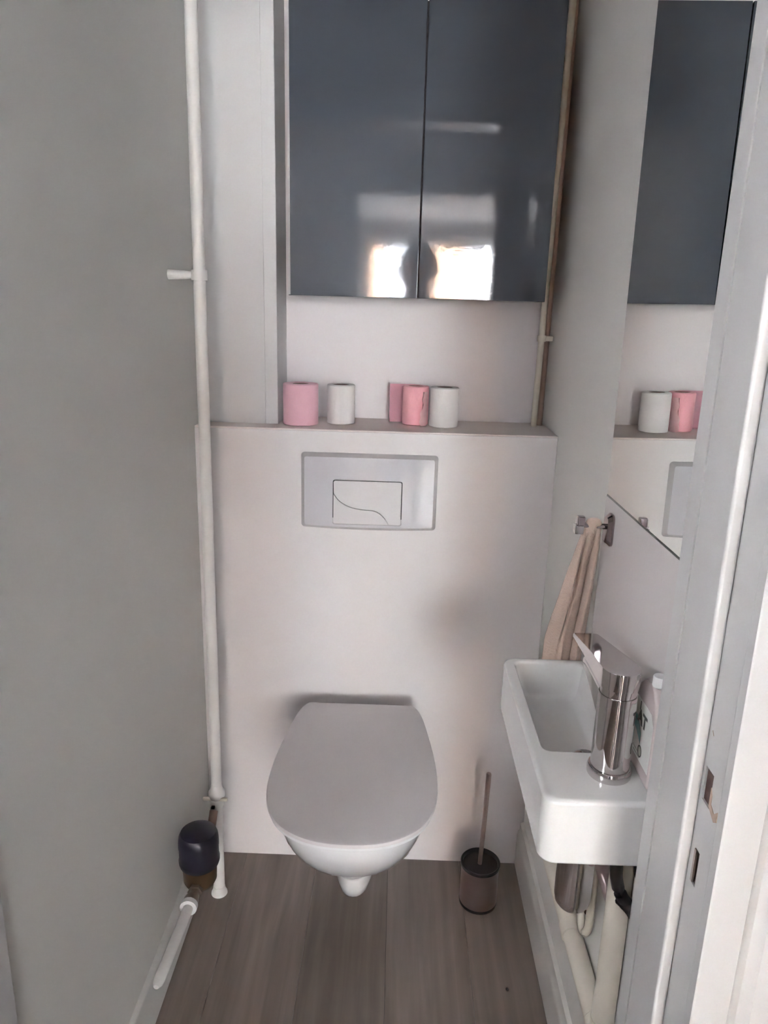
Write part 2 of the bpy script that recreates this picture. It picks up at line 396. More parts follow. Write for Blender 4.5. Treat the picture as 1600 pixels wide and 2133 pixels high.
bm = new(); wy0, wy1 = WIN_Y-0.12, WIN_Y-0.07
box(bm, WIN_X0, WIN_X1, wy0, wy1, WIN_Z0, WIN_Z0+0.05); box(bm, WIN_X0, WIN_X1, wy0, wy1, WIN_Z1-0.05, WIN_Z1)
xs = [WIN_X0+0.025, 0.26, 0.96, 1.65, WIN_X1-0.025]
for x in xs: box(bm, x-0.025, x+0.025, wy0, wy1, WIN_Z0+0.05, WIN_Z1-0.05)
obj('window_frame', bm, 'frame', w1, False)
for a, b in zip(xs, xs[1:]):
    obj('pane', box(new(), a+0.025, b-0.025, WIN_Y-0.097, WIN_Y-0.093, WIN_Z0+0.05, WIN_Z1-0.05), 'glass', w1, False)
obj('window_sill', box(new(), WIN_X0-0.05, WIN_X1+0.05, WIN_Y-0.07, WIN_Y+0.12, WIN_Z0-0.03, WIN_Z0, 0.004), 'frame', w1)
# street outside
struct('ground', box(new(), -14, 16, -26, -8.3, -6.1, -6.0), 'asphalt')
def house(label, x0, x1, y0, y1, z1, m, wins):
    h_ = thing('apartment_house', label, 'building', ((x0+x1)/2, y1, -6.0))
    obj('house_wall', box(new(), x0, x1, y0, y1, -6.0, z1), m, h_, False)
    obj('roof', box(new(), x0, x1, y0, y1, z1, z1+0.25), 'asphalt', h_, False)
    for wx, wz in wins:
        f = obj('house_window', box(new(), wx-0.55, wx+0.55, y1, y1+0.06, wz, wz+1.5), 'frame', h_, False)
        obj('house_pane', box(new(), wx-0.45, wx+0.45, y1+0.06, y1+0.075, wz+0.1, wz+1.4), 'slate', f, False)
house('wide peach rendered apartment house across the street', -6.5, -0.42, -20, -15.0, 8.0, 'facade', [(-4.6, 0.5), (-2.6, 0.5), (-4.6, -2.5), (-2.6, -2.5)])
house('white rendered house between the two peach houses', -0.38, 0.60, -20, -15.1, 7.0, 'facadewhite', [])
house('narrow peach rendered house across the street', 0.64, 1.28, -20, -15.0, 8.0, 'facade', [])
house('slim white house at the end of the row', 1.32, 1.70, -20, -15.05, 7.0, 'facadewhite', [])
house('tall white house added beyond the hall side window to dim it', -9.0, -4.0, -8.0, 3.0, 9.0, 'facadepale', [])  # unseen house, added to cover the sky outside the side window
house('white apartment house on the far right across the street', 5.0, 10.0, -21, -16.0, 3.5, 'facadewhite', [(6.3, 0.3), (8.4, 0.3)])

# ------------------------------------------------------------------ toilet
CX = -0.072
t = thing('wall_hung_toilet', 'white wall-hung toilet with closed white lid toned with shade under the flush plate', 'toilet', (CX, 0, 0))
half = [(0.0, -0.526), (0.055, -0.521), (0.100, -0.504), (0.138, -0.474), (0.163, -0.430), (0.1765, -0.375), (0.1795, -0.310), (0.1765, -0.245), (0.1695, -0.180), (0.1585, -0.100), (0.1475, -0.052), (0.1350, -0.027), (0.1250, -0.0215)]
def smooth_half(h, n=4):
    out = []
    for i in range(len(h)-1):
        p0 = h[max(i-1, 0)] if i > 0 else (-h[1][0], h[1][1]); p1 = h[i]; p2 = h[i+1]; p3 = h[min(i+2, len(h)-1)]
        for k in range(n):
            u = k/n
            out.append(tuple(0.5*((2*p1[j])+(-p0[j]+p2[j])*u+(2*p0[j]-5*p1[j]+4*p2[j]-p3[j])*u*u+(-p0[j]+3*p1[j]-3*p2[j]+p3[j])*u**3) for j in (0, 1)))
    out.append(h[-1]); return out
hs = smooth_half(half)
hs = [(x*0.966, -0.057+(y+0.0215)*0.984) for x, y in hs]
outline = [(CX+x, y) for x, y in hs] + [(CX-x, y) for x, y in reversed(hs[1:])]
def scaled(o_, s, yc=-0.30):
    return [(CX+(x-CX)*s, yc+(y-yc)*s) for x, y in o_]
def ringz(o_, z): return [(x, y, z) for x, y in o_]
obj('lid', loft(new(), [ringz(scaled(outline, 0.955), 0.4868), ringz(scaled(outline, 0.992), 0.4870), ringz(outline, 0.4885), ringz(outline, 0.4925), ringz(scaled(outline, 0.995), 0.4952), ringz(scaled(outline, 0.980), 0.4965), ringz(scaled(outline, 0.90), 0.4970)]), 'lid', t, label='matt white closed lid with shade in its colour')
obj('seat', loft(new(), [ringz(scaled(outline, 0.95), 0.4772), ringz(scaled(outline, 0.978), 0.4775), ringz(scaled(outline, 0.984), 0.4790), ringz(scaled(outline, 0.982), 0.4852), ringz(scaled(outline, 0.94), 0.4866)]), 'ceramic', t)
for sx in (-1, 1):
    obj('hinge', tube(new(), [(CX+sx*0.085-0.02, -0.052, 0.4848), (CX+sx*0.085+0.02, -0.052, 0.4848)], 0.007, 12), 'chrome', t)
def bowl_ring(fr, hw, z, bk=0.0, hb=None):
    hb = hw if hb is None else hb
    n = 20; out = []
    L_ = -fr
    ym = -L_*0.50
    for i in range(n+1):     # front half-ellipse from +x to -x side
        a = math.pi*i/n
        ca, sa = math.cos(a), math.sin(a)
        ex = 0.86
        out.append((CX+hw*math.copysign(abs(ca)**ex, ca), ym+(fr-ym)*abs(sa)**ex, z))
    for i in range(1, 7): out.append((CX-hw+(hw-hb)*i/6, ym+(bk-ym)*i/6, z))
    for i in range(1, 6): out.append((CX-hb+2*hb*i/6, bk, z))
    for i in range(0, 6): out.append((CX+hb+(hw-hb)*i/6, bk+(ym-bk)*i/6, z))
    return out
prof = [(-0.526, 0.155, 0.4768, 0.12), (-0.540, 0.1655, 0.4740, 0.128), (-0.5425, 0.1675, 0.464, 0.13), (-0.538, 0.166, 0.444, 0.13), (-0.525, 0.162, 0.416, 0.13), (-0.494, 0.153, 0.375, 0.128),
        (-0.450, 0.140, 0.338, 0.122), (-0.412, 0.127, 0.314, 0.115), (-0.4045, 0.1240, 0.3085, 0.113), (-0.3995, 0.1200, 0.3070, 0.110), (-0.388, 0.116, 0.294, 0.107), (-0.360, 0.100, 0.262, 0.095), (-0.330, 0.077, 0.226, 0.08),
        (-0.312, 0.056, 0.206, 0.06), (-0.307, 0.0530, 0.202, 0.05), (-0.304, 0.0515, 0.193, 0.048), (-0.300, 0.0500, 0.165, 0.045), (-0.291, 0.0465, 0.142, 0.042), (-0.276, 0.039, 0.126, 0.036), (-0.25, 0.022, 0.119, 0.025)]
obj('bowl', loft(new(), [bowl_ring(f, h_, z, -0.075 if z > 0.455 else (-0.045 if z > 0.43 else 0.0), hb) for f, h_, z, hb in prof]), 'ceramic', t, ang=42)

# ------------------------------------------------------------------ flush plate
fp = thing('flush_plate', 'grey-white dual flush plate on the white wall above the toilet', 'flush plate', (-0.066, 0, 0.927))
PX0, PX1, PZ0, PZ1 = -0.2245, 0.0925, 0.9265, 1.1055
def plate_poly(inset, sag=0.0045, n=18):
    x0, x1, z0, z1 = PX0+inset, PX1-inset, PZ0+inset, PZ1-inset
    base = rrect(x0, x1, z0, z1, max(0.008-inset*0.4, 0.004), 4)
    pts = []
    for i, p in enumerate(base):
        q = base[(i+1) % len(base)]
        pts.append(p)
        if abs(p[0]-q[0]) > 0.05:
            for k in range(1, n): pts.append((p[0]+(q[0]-p[0])*k/n, p[1]))
    xm = (PX0+PX1)/2; hw = (PX1-PX0)/2
    return [(x, z-(sag*(1-((x-xm)/hw)**2) if z < (z0+z1)/2 else 0)) for x, z in pts]
obj('rim', loft(new(), [[(x, -0.0002, z) for x, z in plate_poly(0)], [(x, -0.0035, z) for x, z in plate_poly(0.001)], [(x, -0.0115, z) for x, z in plate_poly(0.0085)], [(x, -0.0115, z) for x, z in plate_poly(0.03)]], False, False), 'platerim', fp)
BX0, BX1, BZ0, BZ1 = -0.1477, 0.0097, 0.9400, 1.0425
# face with a rounded opening for the buttons
outer = plate_poly(0.0085); inner = rrect(BX0-0.0020, BX1+0.0020, BZ0-0.0020, BZ1+0.0020, 0.005, 5)
def resample(poly, n):
    xm = sum(p[0] for p in poly)/len(poly); zm = sum(p[1] for p in poly)/len(poly)
    d = [0]; P_ = poly+[poly[0]]
    for a, b in zip(P_, P_[1:]): d.append(d[-1]+math.hypot(b[0]-a[0], b[1]-a[1]))
    return P_, d
def ray_poly(poly, c, ang):
    dx, dz = math.cos(ang), math.sin(ang); best = None
    for a, b in zip(poly, poly[1:]+[poly[0]]):
        ex, ez = b[0]-a[0], b[1]-a[1]; den = dx*ez-dz*ex
        if abs(den) < 1e-12: continue
        tt = ((a[0]-c[0])*ez-(a[1]-c[1])*ex)/den; ss = ((a[0]-c[0])*dz-(a[1]-c[1])*dx)/den
        if tt > 0 and -1e-9 <= ss <= 1+1e-9 and (best is None or tt < best): best = tt
    return (c[0]+dx*best, c[1]+dz*best)
cc = ((BX0+BX1)/2, (BZ0+BZ1)/2)
angs = sorted({round(math.atan2(p[1]-cc[1], p[0]-cc[0]), 5) for p in outer+inner})
Ro = [ray_poly(outer, cc, a) for a in angs]; Ri = [ray_poly(inner, cc, a) for a in angs]
mid = [((a[0]*0.5+b[0]*0.5), (a[1]*0.5+b[1]*0.5)) for a, b in zip(Ro, Ri)]
obj('face', loft(new(), [[(x, -0.0105, z) for x, z in Ro], [(x, -0.0120, z) for x, z in Ro], [(x, -0.0135, z) for x, z in mid], [(x, -0.0135, z) for x, z in Ri], [(x, -0.0040, z) for x, z in Ri]], False, False), 'plate', fp)
obj('recess', box(new(), BX0-0.004, BX1+0.004, -0.0042, -0.0008, BZ0-0.004, BZ1+0.004), 'dark', fp, False)
# S-curve splitting the two buttons: pixel-true control points
def zc(p): # zoom pixel -> plate coordinates
    u = (p[0]-455)/(1110-455); return BX0+u*(BX1-BX0), BZ1-((p[1]-(370+u*22))/(785-372))*(BZ1-BZ0)
ctrl = [zc(p) for p in ((457, 495), (500, 555), (560, 600), (640, 634), (740, 653), (840, 664), (900, 690), (950, 735), (980, 775), (992, 800))]
ctrl[0] = (BX0, ctrl[0][1]); ctrl[-1] = (ctrl[-1][0], BZ0)
curve = []
for i in range(len(ctrl)-1):
    p0, p1, p2, p3 = ctrl[max(i-1, 0)], ctrl[i], ctrl[i+1], ctrl[min(i+2, len(ctrl)-1)]
    for k in range(5):
        u = k/5; curve.append(tuple(0.5*((2*p1[j])+(-p0[j]+p2[j])*u+(2*p0[j]-5*p1[j]+4*p2[j]-p3[j])*u*u+(-p0[j]+3*p1[j]-3*p2[j]+p3[j])*u**3) for j in (0, 1)))
curve.append(ctrl[-1])
g_ = 0.0008
up_c = [(x+g_*0.6, z+g_) for x, z in curve]; dn_c = [(x-g_*0.6, z-g_) for x, z in curve]
rr_ = 0.004
def arc(cx, cz, a0, n=4): return [(cx+rr_*math.cos(math.radians(a0+90*i/n)), cz+rr_*math.sin(math.radians(a0+90*i/n))) for i in range(n+1)]
big = up_c + list(reversed(arc(BX1-rr_, BZ0+rr_, 270)))[::-1] + arc(BX1-rr_, BZ1-rr_, 0) + arc(BX0+rr_, BZ1-rr_, 90)
small = dn_c[::-1] + [(BX0, dn_c[0][1])] + arc(BX0+rr_, BZ0+rr_, 180)
small = [p for p in small if p[0] >= BX0-1e-6 and p[1] >= BZ0-1e-6]
for poly in (big, small):
    bm = new()
    prism(bm, poly, lambda p: (p[0], -0.0044, p[1]), lambda p: (p[0], -0.0140, p[1]))
    obj('flush_button', bm, 'button', fp, False)

# ------------------------------------------------------------------ wall cabinet
C0, C1, C2, YC, CZ0, CZ1 = -0.2486, 0.0309, 0.3090, 0.0100, 1.4515, 2.0290
cb = thing('wall_cabinet', 'dark slate high-gloss two-door wall cabinet above the toilet roll ledge', 'cabinet', ((C0+C2)/2, R, CZ0))
obj('carcass', box(new(), C0-0.0065, C2-0.001, YC+0.020, R-0.0005, CZ0+0.002, CZ1-0.002), 'carcass', cb, False, label='white cabinet body')
obj('side_panel', box(new(), C2-0.0008, C2+0.0008, YC+0.020, R-0.0005, CZ0, CZ1), 'slate', cb, False)
obj('base_panel', box(new(), C0-0.0065, C2-0.001, YC+0.020, R-0.0005, CZ0, CZ0+0.0018), 'slate', cb, False)
obj('gap_shade_strip', box(new(), C1-0.006, C1+0.006, YC+0.0182, YC+0.0199, CZ0+0.002, CZ1-0.002), 'dark', cb, False)  # dark strip added behind the door gap in place of its shade
for a, b in ((C0, C1-0.0014), (C1+0.0014, C2)):
    obj('cabinet_door', box(new(), a, b, YC, YC+0.018, CZ0, CZ1, 0.0012, 2), 'slate', cb)

# ------------------------------------------------------------------ toilet rolls
def roll(label, x, y, r, h, m, core=True, group=None):
    tr = thing('toilet_roll', label, 'toilet roll', (x, y, S))
    rc = 0.019
    prof_ = [(rc, 0.001), (r-0.002, 0.001), (r, 0.003), (r, h-0.003), (r-0.002, h-0.0008), (r-0.010, h), (rc, h-0.001)]
    bm = lathe(new(), prof_, (x, y, S), 44, cap=False)
    lathe(bm, [(rc, 0.001), (rc, h-0.001)], (x, y, S), 44, cap=False)
    bmesh.ops.remove_doubles(bm, verts=bm.verts, dist=1e-6)
    obj('tissue', bm, m, tr)
    bm = lathe(new(), [(rc+0.0002, 0.0015), (rc-0.0012, 0.0015), (rc-0.0012, h-0.0015), (rc+0.0002, h-0.0015)], (x, y, S), 32, cap=False)
    obj('cardboard_core', bm, 'core', tr)
    return tr
roll('pink toilet roll on the ledge next to the boxed column', -0.2345, 0.070, 0.0415, 0.097, 'pink')
roll('slim white toilet roll on the ledge beside the pink roll at the column', -0.1415, 0.102, 0.0335, 0.094, 'tissue')
r3 = roll('pink toilet roll with loose hanging sheets on the ledge', 0.0375, 0.121, 0.0315, 0.094, 'pink2')
roll('white toilet roll on the ledge touching the unwound pink roll', 0.1055, 0.099, 0.0345, 0.095, 'tissue')
# loose sheets of the third roll: a tail behind on the left and a torn end on the front
def sheet(pts2, z0, z1, edge=None, th=0.0006):
    bm = new(); rows = 9; grid = []
    n = len(pts2)
    for i, p in enumerate(pts2):
        col = []
        for k in range(rows):
            z = z0+(z1-z0)*k/(rows-1); q = list(p)
            if edge and i == n-1: q[0] += edge[k % len(edge)]
            col.append(bm.verts.new((q[0], q[1], z)))
        grid.append(col)
    for a, b in zip(grid, grid[1:]):
        for k in range(rows-1): bm.faces.new((a[k], b[k], b[k+1], a[k+1]))
    bmesh.ops.solidify(bm, geom=list(bm.faces), thickness=th)
    return bm
obj('loose_sheet', sheet([(0.036, 0.1525), (0.022, 0.1535), (0.010, 0.1525), (-0.004, 0.1500), (-0.016, 0.1480), (-0.0255, 0.1490)], S+0.001, S+0.094), 'pink', r3, label='loose pink sheet trailing behind the roll')
obj('torn_sheet', sheet([(0.0655, 0.1050), (0.0630, 0.0960), (0.0585, 0.0905), (0.0540, 0.0880), (0.0500, 0.0870)], S+0.0005, S+0.082, [0.001, -0.003, 0.000, -0.002, 0.003, 0.006, 0.002, 0.005, 0.007]), 'palepink', r3, label='torn paler end of the pink sheet')

# ------------------------------------------------------------------ pipes
lp = thing('water_riser_pipe', 'tall white painted water pipe rising along the corner of the left wall', 'pipe', (-0.413, -0.14, 0))
obj('pipe_run', tube(new(), [(-0.4128, -0.14, 0.30), (-0.4110, -0.14, 0.9), (-0.4085, -0.14, 1.5), (-0.4030, -0.14, CEIL)], 0.0122, 18), 'pipe', lp)
obj('lower_pipe', tube(new(), [(-0.4150, -0.142, 0.0), (-0.4135, -0.14, 0.262)], 0.0138, 18), 'pipe', lp)
obj('floor_collar', lathe(new(), [(0.0200, 0.0), (0.0195, 0.004), (0.0165, 0.009), (0.0145, 0.022)], (-0.4150, -0.142, 0.0), 24), 'pipe', lp)
ba = obj('pipe_clip', lathe(new(), [(0.0128, -0.010), (0.0158, -0.010), (0.0160, 0.010), (0.0128, 0.010)], (-0.4086, -0.14, 1.482), 24), 'pipe', lp)
obj('clip_arm', tube(new(), [(-0.424, -0.140, 1.482), (-0.436, -0.141, 1.482), (XL, -0.141, 1.482)], [0.007, 0.0085, 0.010], 10), 'pipe', ba)
sv = obj('stop_valve', lathe(new(), [(0.0140, 0.255), (0.0185, 0.258), (0.0185, 0.270), (0.0160, 0.276), (0.0205, 0.282), (0.0205, 0.292), (0.0150, 0.300), (0.0125, 0.312)], (-0.4132, -0.14, 0.0), 12), 'pipe', lp)
obj('valve_wing', box(new(), -0.444, -0.384, -0.156, -0.148, 0.2760, 0.2850, 0.003), 'creampipe', sv, label='stained wing handle of the stop valve')
obj('valve_screw', box(new(), -0.4215, -0.4135, -0.1650, -0.158, 0.261, 0.267, 0.001), 'dark', sv, False)

wm = thing('water_meter', 'water meter with dark navy cap and brass body by the left skirting', 'water meter', (-0.4155, -0.295, 0.155))
mx_, my_ = -0.4150, -0.298
obj('meter_cap', lathe(new(), [(0.036, 0.2220), (0.0425, 0.2251), (0.0445, 0.2314), (0.0448, 0.2385), (0.0434, 0.2416), (0.0432, 0.2667), (0.0442, 0.2714), (0.0438, 0.2855), (0.0425, 0.2965), (0.0385, 0.3052), (0.028, 0.3106), (0.012, 0.3126), (0.001, 0.3130)], (mx_, my_, 0), 40), 'navy', wm, ang=30, label='dark navy round cap')
obj('meter_body', lathe(new(), [(0.012, 0.166), (0.024, 0.168), (0.032, 0.174), (0.0365, 0.184), (0.0375, 0.212), (0.036, 0.2235)], (mx_, my_, 0), 36), 'brass', wm, label='aged brass body')
obj('inlet_pipe', tube(new(), bend([(mx_, my_+0.028, 0.190), (mx_+0.001, my_+0.085, 0.215), (-0.4135, -0.170, 0.262)], 0.025), 0.0100, 14), 'brownpipe', wm)
obj('union_nut', tube(new(), [(mx_, my_-0.030, 0.184), (mx_, my_-0.046, 0.185), (mx_, my_-0.0465, 0.185), (mx_, my_-0.062, 0.186)], [0.0145, 0.0165, 0.0120, 0.0120], 6), 'nickel', wm, label='dull metal union nut')
obj('elbow', tube(new(), [(mx_, my_-0.055, 0.186), (mx_-0.001, my_-0.070, 0.187), (mx_-0.001, my_-0.084, 0.188)], [0.0125, 0.0165, 0.0150], 14), 'nickel', wm)
obj('white_ring', tube(new(), [(mx_-0.001, my_-0.082, 0.188), (mx_-0.001, my_-0.094, 0.1885)], 0.0182, 18), 'whiteplastic', wm, label='bright white plastic ring')
op = tag(obj('supply_pipe', tube(new(), [(mx_-0.001, my_-0.0945, 0.1885), (-0.4225, -0.563, 0.187), (-0.4230, -0.572, 0.187), (-0.4235, -0.580, 0.187)], [0.0108, 0.0108, 0.0095, 0.0050], 16), 'pipe'), 'short capped white pipe stub running forward from the water meter', 'pipe')

rp = thing('heating_pipe', 'cream vertical pipe standing on the ledge behind the cabinet', 'pipe', (0.332, 0.15, S))
obj('pipe_run', tube(new(), [(0.3315, 0.150, S), (0.3440, 0.150, 2.10), (0.3480, 0.150, CEIL)], 0.0075, 16), 'creampipe', rp)
pc = obj('pipe_clip', lathe(new(), [(0.0076, -0.007), (0.0105, -0.007), (0.0105, 0.007), (0.0076, 0.007)], (0.3345, 0.150, 1.370), 20), 'creampipe', rp)
obj('clip_bar', box(new(), 0.3440, XR, 0.1490, 0.1560, 1.364, 1.376, 0.002), 'creampipe', pc)
rp2 = tag(obj('return_pipe', tube(new(), [(0.3490, 0.168, S), (0.3535, 0.168, 2.10), (0.3540, 0.168, CEIL)], 0.0070, 16), 'brownpipe'), 'brown bare pipe beside the cream pipe on the ledge', 'pipe')

# ------------------------------------------------------------------ mirror, splashback, hook, towel
def lean(bm):
    for v in bm.verts: v.co.x -= 0.006*(v.co.z-1.132)
    return bm
mr = thing('wall_mirror', 'frameless wall mirror on the right wall above the basin', 'mirror', (0.3595, -0.62, 1.132))
MX = 0.3567
obj('mirror_glass', lean(box(new(), MX, MX+0.003, -0.905, -0.4440, 1.1320, 2.05)), 'mirror', mr, False)
obj('mirror_edge', box(new(), MX-0.0006, MX+0.004, -0.905, -0.4440, 1.1290, 1.1319), 'mirroredge', mr, False, label='dark lower edge of the mirror')
obj('mirror_backing', lean(box(new(), MX+0.003, XR-0.0005, -0.90, -0.447, 1.1325, 2.045)), 'mirroredge', mr, False)
tag(obj('splashback_panel', box(new(), 0.3575, XR, -0.905, -0.4370, 0.60, 1.1285, 0.0005, 1), 'panel', None, False), 'pale splashback panel on the wall below the mirror', 'panel')
hk = thing('towel_hook', 'chrome towel hook on the splashback panel below the mirror', 'hook', (0.3575, -0.485, 1.08))
bm = new()
pl = rrect(-0.5010, -0.4690, 1.0540, 1.1080, 0.009, 3)
loft(bm, [[(0.3575, y, z) for y, z in pl], [(0.3540, y, z) for y, z in pl], [(0.3475, -0.485+(y+0.485)*0.75, 1.081+(z-1.081)*0.80) for y, z in pl]])
obj('hook_plate', bm, 'acrylic', hk, False)
obj('hook_arm', tube(new(), [(0.3490, -0.485, 1.086), (0.309, -0.485, 1.088)], 0.0048, 12), 'acrylic', hk)
kn = obj('hook_knob', box(new(), 0.2990, 0.3120, -0.4915, -0.4785, 1.0860, 1.1030, 0.0022), 'acrylic', hk)
obj('knob_foot', box(new(), 0.2955, 0.3105, -0.4935, -0.4765, 1.0730, 1.0885, 0.0022), 'chrome', kn)
# towel: gathered on the hook, fanning out behind the basin
def towel():
    bm = new(); rings = []
    N, V = 96, 40
    for j in range(V+1):
        v = j/V; z = 1.092 - v*(1.092-0.690)
        w = 0.0135 + (0.0355-0.0135)*min(1, (v/0.62))**0.85
        cx_ = 0.3275 - 0.0120*min(1, v/0.7); cy_ = -0.484 + 0.078*min(1, v/0.62)
        d = 0.0085 + 0.0115*min(1, v/0.6)
        ring = []
        for k in range(N):
            a = 2*math.pi*k/N
            s = math.cos(a); c_ = math.sin(a)
            x = cx_ + w*math.copysign(abs(s)**0.8, s)
            amp = min(1, v/0.25)
            fold = 0.0062*amp*math.sin(x*175 + 0.6 + 1.2*v) + 0.0022*amp*math.sin(x*420 + 3*v)
            y = cy_ + d*c_ + (fold if c_ < 0 else fold*0.4)
            crease = -0.0090*amp*math.exp(-((x-(cx_-0.35*w))/0.0030)**2) - 0.0105*amp*math.exp(-((x-(cx_+0.42*w))/0.0028)**2)
            if c_ < 0: y -= crease
            ring.append((min(x, 0.3560), y, z + 0.004*math.sin(5*s)*v))
        rings.append(ring)
    top = rings[0]
    cx_, cy_ = 0.3275, -0.484
    rings.insert(0, [(cx_+(x-cx_)*0.8, cy_+(y-cy_)*0.7, 1.0975) for x, y, z in top])
    rings.insert(0, [(cx_+(x-cx_)*0.4, cy_+(y-cy_)*0.3, 1.1000) for x, y, z in top])
    return loft(bm, rings)
tag(obj('hand_towel', towel(), 'terry', None, True, 60), 'beige terry hand towel gathered on the hook', 'towel')

# ------------------------------------------------------------------ wash basin
bs = thing('wash_basin', 'small rectangular white wash basin on the right wall', 'wash basin', (0.28, -0.64, 0.7225))
bx0, bx1, by0, by1, bz0, bz1 = 0.2007, 0.3570, -0.849, -0.438, 0.7225, 0.820
def br(ins, r, z): return [(x, y, z) for x, y in rrect(bx0+ins, bx1-min(ins, 0.0005), by0+ins, by1-ins, [0.002, r, r, 0.002], 7)]
def ir(x0, x1, y0, y1, r, z): return [(x, y, z) for x, y in rrect(x0, x1, y0, y1, r, 7)]
ix0, ix1, iy0, iy1 = 0.2197, 0.3400, -0.7333, -0.4540
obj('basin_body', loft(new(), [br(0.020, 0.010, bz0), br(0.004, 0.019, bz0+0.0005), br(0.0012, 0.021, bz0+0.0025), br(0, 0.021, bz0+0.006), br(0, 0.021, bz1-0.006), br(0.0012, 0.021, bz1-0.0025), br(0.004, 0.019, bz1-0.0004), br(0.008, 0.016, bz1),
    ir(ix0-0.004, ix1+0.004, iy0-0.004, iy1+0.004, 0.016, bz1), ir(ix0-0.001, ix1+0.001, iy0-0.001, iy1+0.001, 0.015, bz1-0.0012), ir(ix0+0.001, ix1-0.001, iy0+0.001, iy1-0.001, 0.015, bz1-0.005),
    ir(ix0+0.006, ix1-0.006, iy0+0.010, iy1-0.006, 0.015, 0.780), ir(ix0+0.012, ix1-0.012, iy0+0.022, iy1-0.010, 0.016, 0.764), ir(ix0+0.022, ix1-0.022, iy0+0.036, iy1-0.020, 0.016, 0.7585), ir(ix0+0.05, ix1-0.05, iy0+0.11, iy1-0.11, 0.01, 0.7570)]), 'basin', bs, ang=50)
obj('drain_cap', lathe(new(), [(0.0205, 0.7575), (0.0205, 0.7605), (0.017, 0.7625), (0.001, 0.7630)], (0.306, -0.655, 0), 28), 'chrome', bs)

# tap
tx, ty = 0.3000, -0.7828
tp = thing('basin_tap', 'chrome single-lever mixer tap on the front corner of the basin', 'tap', (tx, ty, bz1))
def tz(h): return bz1+h          # heights above the basin deck
obj('base_ring', lathe(new(), [(0.0288, tz(0.0)), (0.0299, tz(0.002)), (0.0299, tz(0.0095)), (0.0284, tz(0.0130)), (0.0258, tz(0.0137))], (tx, ty, 0), 44), 'chrome', tp)
obj('body', lathe(new(), [(0.0248, tz(0.0132)), (0.0260, tz(0.0147)), (0.0258, tz(0.0530)), (0.0254, tz(0.1216)), (0.0250, tz(0.1226))], (tx, ty, 0), 48), 'chrome', tp)
obj('collar', lathe(new(), [(0.0236, tz(0.1221)), (0.0241, tz(0.1232)), (0.0241, tz(0.1337)), (0.0236, tz(0.1347))], (tx, ty, 0), 48), 'chrome', tp)
def lev_outline(n=20):
    r = 0.0260; out = []
    for i in range(n+1):
        a = math.pi + math.pi*i/n
        out.append((tx+r*math.cos(a), ty+r*math.sin(a)))
    out += [(tx+0.0257, ty+0.021), (tx+0.0226, ty+0.047), (tx+0.0168, ty+0.118), (tx+0.0147, ty+0.1215), (tx-0.0168, ty+0.1215), (tx-0.0189, ty+0.118), (tx-0.0226, ty+0.047), (tx-0.0257, ty+0.021)]
    return [(x-0.0174*max(0, (y-ty-0.016))/0.105, y) for x, y in out]
lo_ = lev_outline()
def topz(y): return tz(0.1590) - 0.0058*max(0, (y-ty))/0.121
def botz(y): return tz(0.1342) if y < ty+0.023 else tz(0.1342) + (y-(ty+0.023))/0.0995*0.0142
def sc2(p, s): return (tx+(p[0]-tx)*s, ty+(p[1]-ty)*s)
obj('lever', loft(new(), [[(*p, botz(p[1])) for p in lo_], [(*p, topz(p[1])-0.0023) for p in lo_], [(*sc2(p, 0.965), topz(p[1])) for p in lo_]]), 'chrome', tp, ang=30)
sp = []
for dy, w, h0, h1 in ((0.005, 0.0210, 0.0737, 0.1216), (0.025, 0.0205, 0.0790, 0.1216), (0.055, 0.0195, 0.0874, 0.1200), (0.097, 0.0179, 0.0968, 0.1168), (0.121, 0.0168, 0.1005, 0.1147), (0.125, 0.0153, 0.1021, 0.1132)):
    sp.append([(x, ty+dy, z) for x, z in rrect(tx-w, tx+w, tz(h0), tz(h1), min(0.005, (h1-h0)*0.4), 4)])
so = obj('spout', loft(new(), sp), 'chrome', tp)
obj('aerator', lathe(new(), [(0.0095, tz(0.0937)), (0.0100, tz(0.0947)), (0.0100, tz(0.1026)), (0.0090, tz(0.1031))], (tx, ty+0.110, 0), 24), 'nickel', so)

# soap bottle
sb = thing('soap_bottle', 'flat hand soap bottle with teal label behind the tap', 'soap bottle', (0.3473, -0.7840, bz1))
def bot_ring(xh, yh, z, xc=0.3473, yc=-0.7840):
    return [(xc+a, yc+b, z) for a, b in rrect(-xh, xh, -yh, yh, min(xh, yh)*0.7, 6)]
obj('bottle_body', loft(new(), [bot_ring(0.0070, 0.036, 0.8202), bot_ring(0.0086, 0.0395, 0.8222), bot_ring(0.0093, 0.0410, 0.8282), bot_ring(0.0093, 0.0410, 0.9115), bot_ring(0.0092, 0.0395, 0.9265), bot_ring(0.0088, 0.0330, 0.9425), bot_ring(0.0082, 0.0220, 0.9535), bot_ring(0.0078, 0.0130, 0.9585), bot_ring(0.0090, 0.0100, 0.9615)]), 'bottle', sb, ang=50)
obj('bottle_cap', lathe(new(), [(0.0085, 0.9605), (0.0092, 0.9625), (0.0092, 0.9735), (0.0085, 0.9755), (0.001, 0.9765)], (0.3473, -0.7970, 0), 24), 'whiteplastic', sb)
lx = 0.3473-0.0093
la = obj('bottle_label', prism(new(), [(-0.7500, 0.8425), (-0.8185, 0.8425), (-0.8185, 0.9135), (-0.8085, 0.9255), (-0.7500, 0.9255)], lambda p: (lx+0.0004, p[0], p[1]), lambda p: (lx-0.0004, p[0], p[1])), 'label', sb, False)
obj('teal_band', prism(new(), [(-0.7515, 0.8995), (-0.7635, 0.8975), (-0.7735, 0.8895), (-0.7805, 0.8805), (-0.7810, 0.8655), (-0.7735, 0.8715), (-0.7615, 0.8785), (-0.7515, 0.8815)], lambda p: (lx-0.0003, p[0], p[1]), lambda p: (lx-0.0006, p[0], p[1])), 'teal', la, False)
